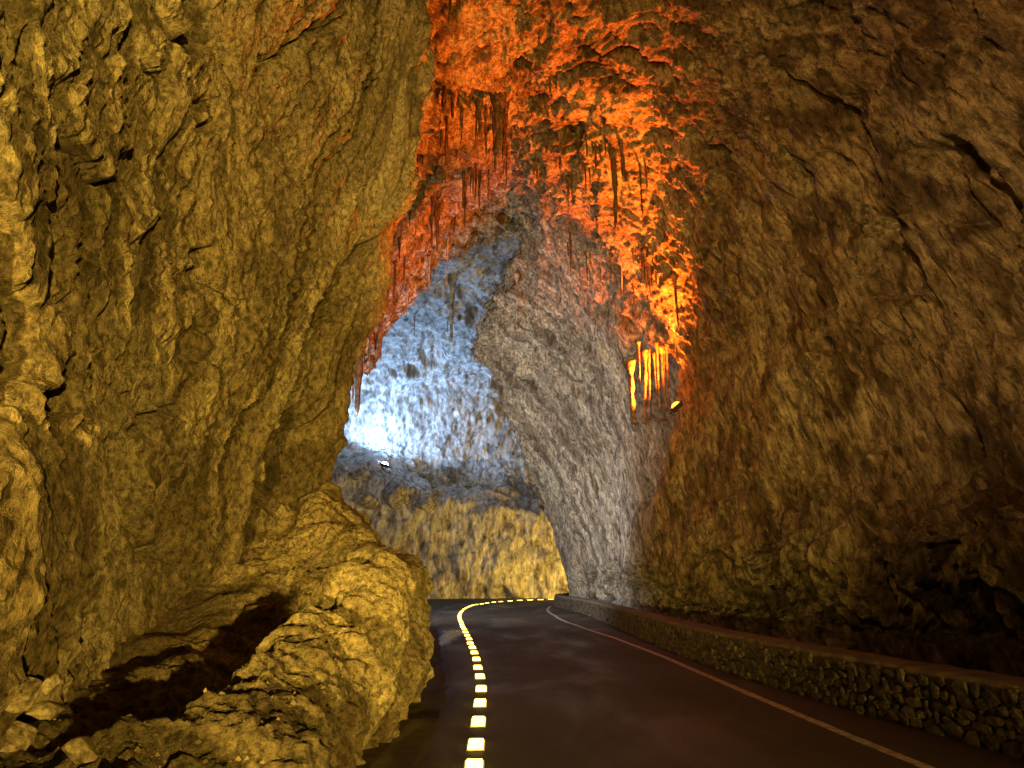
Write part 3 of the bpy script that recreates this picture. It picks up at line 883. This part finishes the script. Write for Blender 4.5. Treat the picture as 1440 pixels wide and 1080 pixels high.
def stal_label(src, x):
    special = {('c6', 585): 'thickest dark stalactite of the cluster under the orange vault',
               ('c6', 603): 'blunt dark stalactite touching the thickest one of the orange vault cluster',
               ('c6', 1042): 'long dark stalactite hanging alone on the dim side of the vault',
               ('c6', 385): 'dark stalactite hanging from the highest orange roof beside the fluted pilaster',
               ('c1', 708): 'long grey broken stalactite hanging in front of the blue wall',
               ('c1', 982): 'thin reddish grey stalactite hanging in front of the grey rib',
               ('c1', 410): 'orange tapering drapery with a hooked tip beside the fluted pilaster',
               ('c1', 330): 'longest orange drapery hanging beside the fluted pilaster',
               ('c7', 635): 'thin stalactite just above the orange lamp niche',
               ('c7', 860): 'single thin stalactite on the brown wall above the lamp niche'}
    if (src, x) in special: return special[(src, x)], 'stalactites told apart by shape'
    if src == 'c6':
        if x < 300: return 'thin stalactite on the orange rock beside the fluted pilaster', 'stalactites beside the pilaster'
        if x < 640: return 'thin dark stalactite in the cluster under the orange vault', 'stalactites under the orange vault'
        return 'short thin stalactite under the dim brown part of the vault', 'stalactites under the brown vault'
    if src == 'c1':
        if x < 500: return 'orange pointed drapery hanging beside the fluted pilaster', 'orange draperies beside the pilaster'
        return 'thin stalactite along the rim where orange rock turns blue grey', 'stalactites along the rim of the blue wall'
    if 470 <= x <= 550: return 'dark stalactite in the tight cluster above the orange lamp niche', 'stalactite cluster above the lamp niche'
    return 'thin straw stalactite on the orange slope above the lamp niche', 'straw stalactites above the lamp niche'
for i, (u, a, b, wpx, src, x) in enumerate(items):
    h_ = hit(u, a, [right_bvh, back_bvh])
    if h_ is None: continue
    loc = h_[0]
    d = loc.y
    r_top = ray(u, a); r_bot = ray(u, b)
    # hang straight down: length where the lower ray passes the same depth
    zb = CAM_H + r_bot[2] / r_bot[1] * d
    L = max(0.3, loc.z - zb)
    rad = max(0.035, (0.5 if src == 'c1' else 0.9) * wpx * d / FPX)
    v, fc = drip_mesh(L + .35, rad, rad * .35, 500 + i, 0.012 if wpx < 8 else .03, flat=1.0 if wpx < 6 else .7, tipw=0.8 if (src, x) == ('c1', 708) else .25)
    o = link_mesh('stalactite', v, fc, M_BOULDER_FAR if (src == 'c1' and x >= 500) else M_STAL, smooth=True)
    o.location = (loc.x, loc.y - 0.08, loc.z + .35)
    lb, gp = stal_label(src, x)
    if gp != 'stalactites told apart by shape':
        size = ('long ' if L > 3.0 else 'short ' if L < 1.3 else 'middling ') + ('stout ' if rad > .12 else 'slim ' if rad > .055 else 'needle thin ')
        lb = size + lb.replace('short thin ', '').replace('thin ', '')
    tag(o, lb, 'stalactite', gp)

# ================================================================== FLOODLIGHTS
M_HOUSE = simple_mat('lamp_housing', (0.05, 0.05, 0.052), 0.45, 0.6)
def floodlight(key, pos, target, label, lens_size=0.3, glow=40.0):
    _, _, c, watts, cone, blend = SPOTS[key]
    d = (Vector(target) - Vector(pos)).normalized()
    base = empty('floodlight', pos)
    base.rotation_euler = d.to_track_quat('-Z', 'Y').to_euler()
    tag(base, label, 'floodlight', None)
    h = lens_size
    v = [(-h * .5, -h * .4, .0), (h * .5, -h * .4, .0), (h * .5, h * .4, .0), (-h * .5, h * .4, .0),
         (-h * .42, -h * .3, h * .3), (h * .42, -h * .3, h * .3), (h * .42, h * .3, h * .3), (-h * .42, h * .3, h * .3)]
    rim = [(x * 1.12, y * 1.12, z + .002) for x, y, z in v[:4]] + [(x * 1.12, y * 1.12, z - h * .08) for x, y, z in v[:4]]
    fc = [(3, 2, 1, 0), (4, 5, 6, 7), (0, 1, 5, 4), (1, 2, 6, 5), (2, 3, 7, 6), (3, 0, 4, 7)]
    hs = link_mesh('housing', v, fc, M_HOUSE, base)
    link_mesh('bezel', rim, [(0, 1, 5, 4), (1, 2, 6, 5), (2, 3, 7, 6), (3, 0, 4, 7)], M_HOUSE, base)
    lv, lf = [(0, 0, -h * .30)], []
    for ri in range(1, 5):
        for j in range(12):
            a_ = ri / 4 * math.pi / 2
            lv.append((math.cos(j * math.pi / 6) * h * .46 * math.sin(a_), math.sin(j * math.pi / 6) * h * .37 * math.sin(a_), -h * .30 * math.cos(a_) - .004))
    for j in range(12): lf.append((0, 1 + (j + 1) % 12, 1 + j))
    for ri in range(3):
        for j in range(12):
            a0 = 1 + ri * 12
            lf.append((a0 + j, a0 + (j + 1) % 12, a0 + 12 + (j + 1) % 12, a0 + 12 + j))
    link_mesh('lens', lv, lf, emit_mat('lamp_glow_' + key, tuple(0.4 + .6 * q for q in c) if key == 'white' else c, glow), base, True)
    bw, bt = h * .62, h * .05
    bv, bf = [], []
    for (x0, x1, y0, y1, z0, z1) in ((-bw, -bw + bt, -h * .62, 0, h * .1, h * .2), (bw - bt, bw, -h * .62, 0, h * .1, h * .2), (-bw, bw, -h * .67, -h * .62, h * .08, h * .22)):
        b0 = len(bv)
        bv += [(x0, y0, z0), (x0, y1, z0), (x1, y1, z0), (x1, y0, z0), (x0, y0, z1), (x0, y1, z1), (x1, y1, z1), (x1, y0, z1)]
        bf += [tuple(b0 + q for q in f_) for f_ in box_faces()]
    link_mesh('bracket', bv, bf, M_HOUSE, base)
    ld = bpy.data.lights.new('flood_' + key, 'SPOT')
    ld.energy = watts; ld.color = c; ld.spot_size = math.radians(cone); ld.spot_blend = blend; ld.shadow_soft_size = lens_size * .35
    lo = bpy.data.objects.new('flood_beam', ld)
    lo.parent = base
    lo.location = (0, 0, -0.08 - h * .3)
    col.objects.link(lo)
    return base
sp = SPOTS
floodlight('yellow_near', sp['yellow_near'][0], sp['yellow_near'][1], 'yellow floodlight standing on the low wall coping', .3)
floodlight('yellow_wall', sp['yellow_wall'][0], sp['yellow_wall'][1], 'yellow floodlight on the road verge behind the viewpoint', .3)
floodlight('amber_fill', sp['amber_fill'][0], sp['amber_fill'][1], 'added amber floodlight behind the viewpoint brightening the right wall', .3)
floodlight('neutral_fill', sp['neutral_fill'][0], sp['neutral_fill'][1], 'added warm white floodlight hidden behind the fluted pilaster', .3)
floodlight('yellow_bend', sp['yellow_bend'][0], sp['yellow_bend'][1], 'yellow floodlight on the ground round the bend', .3)
hn = hit(951, 571, [right_bvh])
lp_ = hn[0] - Vector(ray(951, 571)).normalized() * 0.95
lamp_o = floodlight('orange', lp_, lp_ + Vector((-6.5, -.3, 8.0)), 'bright orange floodlight in the niche of the brown wall', .40, 22)
hb = hit(541, 655, [back_bvh])
lw = Vector(P(541, 653, 62.0))
gz = back_bvh.ray_cast(lw + Vector((0, 0, 6)), Vector((0, 0, -1)))[0]
if gz is not None and gz.z < 15: lw.z = max(lw.z - .5, gz.z + .4)
lamp_w = floodlight('white', lw, lw + Vector((2.2, -.6, 7.0)), 'dazzling blue white floodlight among the boulders of the chamber ledge', .75, 90)

# columns in the lamp niche
NCOL = [(497, 680, 970, 14), (515, 680, 960, 10), (555, 690, 960, 11), (575, 680, 950, 13), (600, 690, 930, 10), (425, 740, 990, 26), (540, 700, 850, 8), (590, 690, 800, 7), (470, 690, 820, 8)]
for i, (x, a, b, w_) in enumerate(NCOL):
    u, va, vb, wp = 760 + x * .2963, 300 + a * .2963, 300 + b * .2963, w_ * .2963
    hc = hit(u, .5 * (va + vb), [right_bvh])
    d = min(hc[0].y - .12, lp_.y + (.5 if x < 450 else 1.1))
    pa, pb = P(u, va, d), P(u, vb, d)
    L = pa[2] - pb[2]
    rad = .5 * wp * d / FPX
    L += random.uniform(-.1, .25); pa[2] += random.uniform(.0, .45)
    v, fc = drip_mesh(L + .3, rad, rad * (.85 if b > 900 else .3), 900 + i, .05, tipw=1.7 if b > 900 else .3, rings=22)
    o = link_mesh('dripstone_column', v, fc, M_COL, smooth=True)
    o.location = (pa[0], pa[1], pa[2] + .15)
    if x == 425: tag(o, 'stout reddish dripstone column at the edge of the lamp niche', 'column', 'dripstone columns in the lamp niche')
    else: tag(o, 'slender glowing dripstone column in the orange lamp niche', 'column', 'dripstone columns in the lamp niche')

# ================================================================== BOULDERS, RUBBLE
def boulder(name, loc, size, seed, rot, label, group, mat=M_BOULDER, facet=True):
    r = np.random.default_rng(seed)
    import bmesh
    bm = bmesh.new()
    bmesh.ops.create_icosphere(bm, subdivisions=4, radius=1)
    co = np.array([v.co[:] for v in bm.verts])
    nrm = co.copy()
    # cut by random planes: a broken block
    for k_ in range(11):
        pl = r.normal(size=3); pl /= np.linalg.norm(pl)
        h_ = r.uniform(.42, .72)
        dd = co @ pl - h_
        co -= np.clip(dd, 0, None)[:, None] * pl * .95
    co += nrm * (0.02 * fbm(co * 2.2 + seed, 3) + 0.012 * fbm(co * 9 + seed, 2))[:, None]
    co *= np.array(size)
    for v, c in zip(bm.verts, co): v.co = c
    me = bpy.data.meshes.new(name)
    bm.to_mesh(me); bm.free()
    me.polygons.foreach_set('use_smooth', [not facet] * len(me.polygons))
    uvl = me.uv_layers.new(name='flow')
    me.materials.append(mat)
    o = bpy.data.objects.new(name, me)
    o.location = loc; o.rotation_euler = rot
    col.objects.link(o)
    return tag(o, label, 'boulder', group)
near = [((60, 1012), (.24, .20, .17), 'angular boulder with a yellow lit broken face under the wall'),
        ((25, 985), (.22, .2, .13), 'flat pale block leaning at the foot of the yellow wall'),
        ((20, 1045), (.22, .2, .15), 'dark rounded boulder among the rubble below the wall'),
        ((120, 1068), (.18, .16, .1), 'low dark rock at the end of the rubble by the mound'),
        ((70, 965), (.13, .12, .12), 'small upright stone behind the angular boulder')]
for i, ((u, v), sz, lb) in enumerate(near):
    h_ = hit(u, v, [mound_bvh, left_bvh])
    p = h_[0]
    boulder('boulder', (p.x, p.y, p.z + sz[2] * .35), sz, 40 + i, (random.uniform(-.3, .3), random.uniform(-.3, .3), random.uniform(0, 3)), lb, 'rubble under the yellow wall', M_BOULDER, False)
far = [((575, 655), (1.3, 1.0, .9), 'round dark boulder beside the blue white floodlight'),
       ((600, 668), (1.0, .8, .6), 'blue lit boulder next to the round dark one'),
       ((632, 665), (1.0, .9, .8), 'blocky boulder on the chamber ledge with a dark side'),
       ((655, 680), (.8, .7, .6), 'last small boulder of the chamber ledge row'),
       ((505, 668), (1.4, 1.0, .7), 'pale sloping boulder on the ledge beside the fluted pilaster'),
       ((560, 690), (2.3, 1.2, 1.4), 'large grey block below the blue white floodlight'),
       ((515, 700), (1.5, 1.2, 1.1), 'grey shelving rock under the pale sloping boulder'),
       ((600, 705), (1.2, 1.0, .9), 'brown boulder wedged below the row on the chamber ledge')]
for i, ((u, v), sz, lb) in enumerate(far):
    h_ = hit(u, v, [back_bvh])
    p = h_[0]
    boulder('boulder', (p.x, p.y - sz[1] * .3, p.z - sz[2] * .1), sz, 70 + i, (random.uniform(-.3, .3), random.uniform(-.3, .3), random.uniform(0, 3)), lb, 'boulders on the chamber ledge', M_BOULDER_FAR, False)

# loose gravel on the mound's lower slope and in the hollow
gv, gf = [], []
ico_v = [(0, 0, 1), (.9, 0, 0), (0, .9, 0), (-.9, 0, 0), (0, -.9, 0), (0, 0, -.8)]
ico_f = [(0, 1, 2), (0, 2, 3), (0, 3, 4), (0, 4, 1), (5, 2, 1), (5, 3, 2), (5, 4, 3), (5, 1, 4)]
for i in range(2600):
    x = random.uniform(-4.2, -1.6); y = random.uniform(3.5, 9.5)
    if random.random() < (y - 3.5) / 9: continue
    loc, nn, _, _ = mound_bvh.ray_cast(Vector((x, y, 4)), Vector((0, 0, -1)))
    if loc is None: continue
    s = 0.008 + 0.03 * random.random() ** 3
    a = random.random() * 6.28
    b0 = len(gv)
    for vx, vy, vz in ico_v:
        jx, jy, jz = (vx * s * random.uniform(.6, 1.4), vy * s * random.uniform(.6, 1.4), vz * s * random.uniform(.4, .9))
        gv.append((loc.x + jx * math.cos(a) - jy * math.sin(a), loc.y + jx * math.sin(a) + jy * math.cos(a), loc.z + jz + s * .2))
    gf += [tuple(b0 + q for q in f_) for f_ in ico_f]
o = link_mesh('gravel', gv, gf, simple_mat('gravel_stone', (0.13, 0.105, 0.075), .85, 0, .5, 3))
tag(o, 'loose gravel scattered over the lower slope of the mound', 'gravel', kind='stuff')
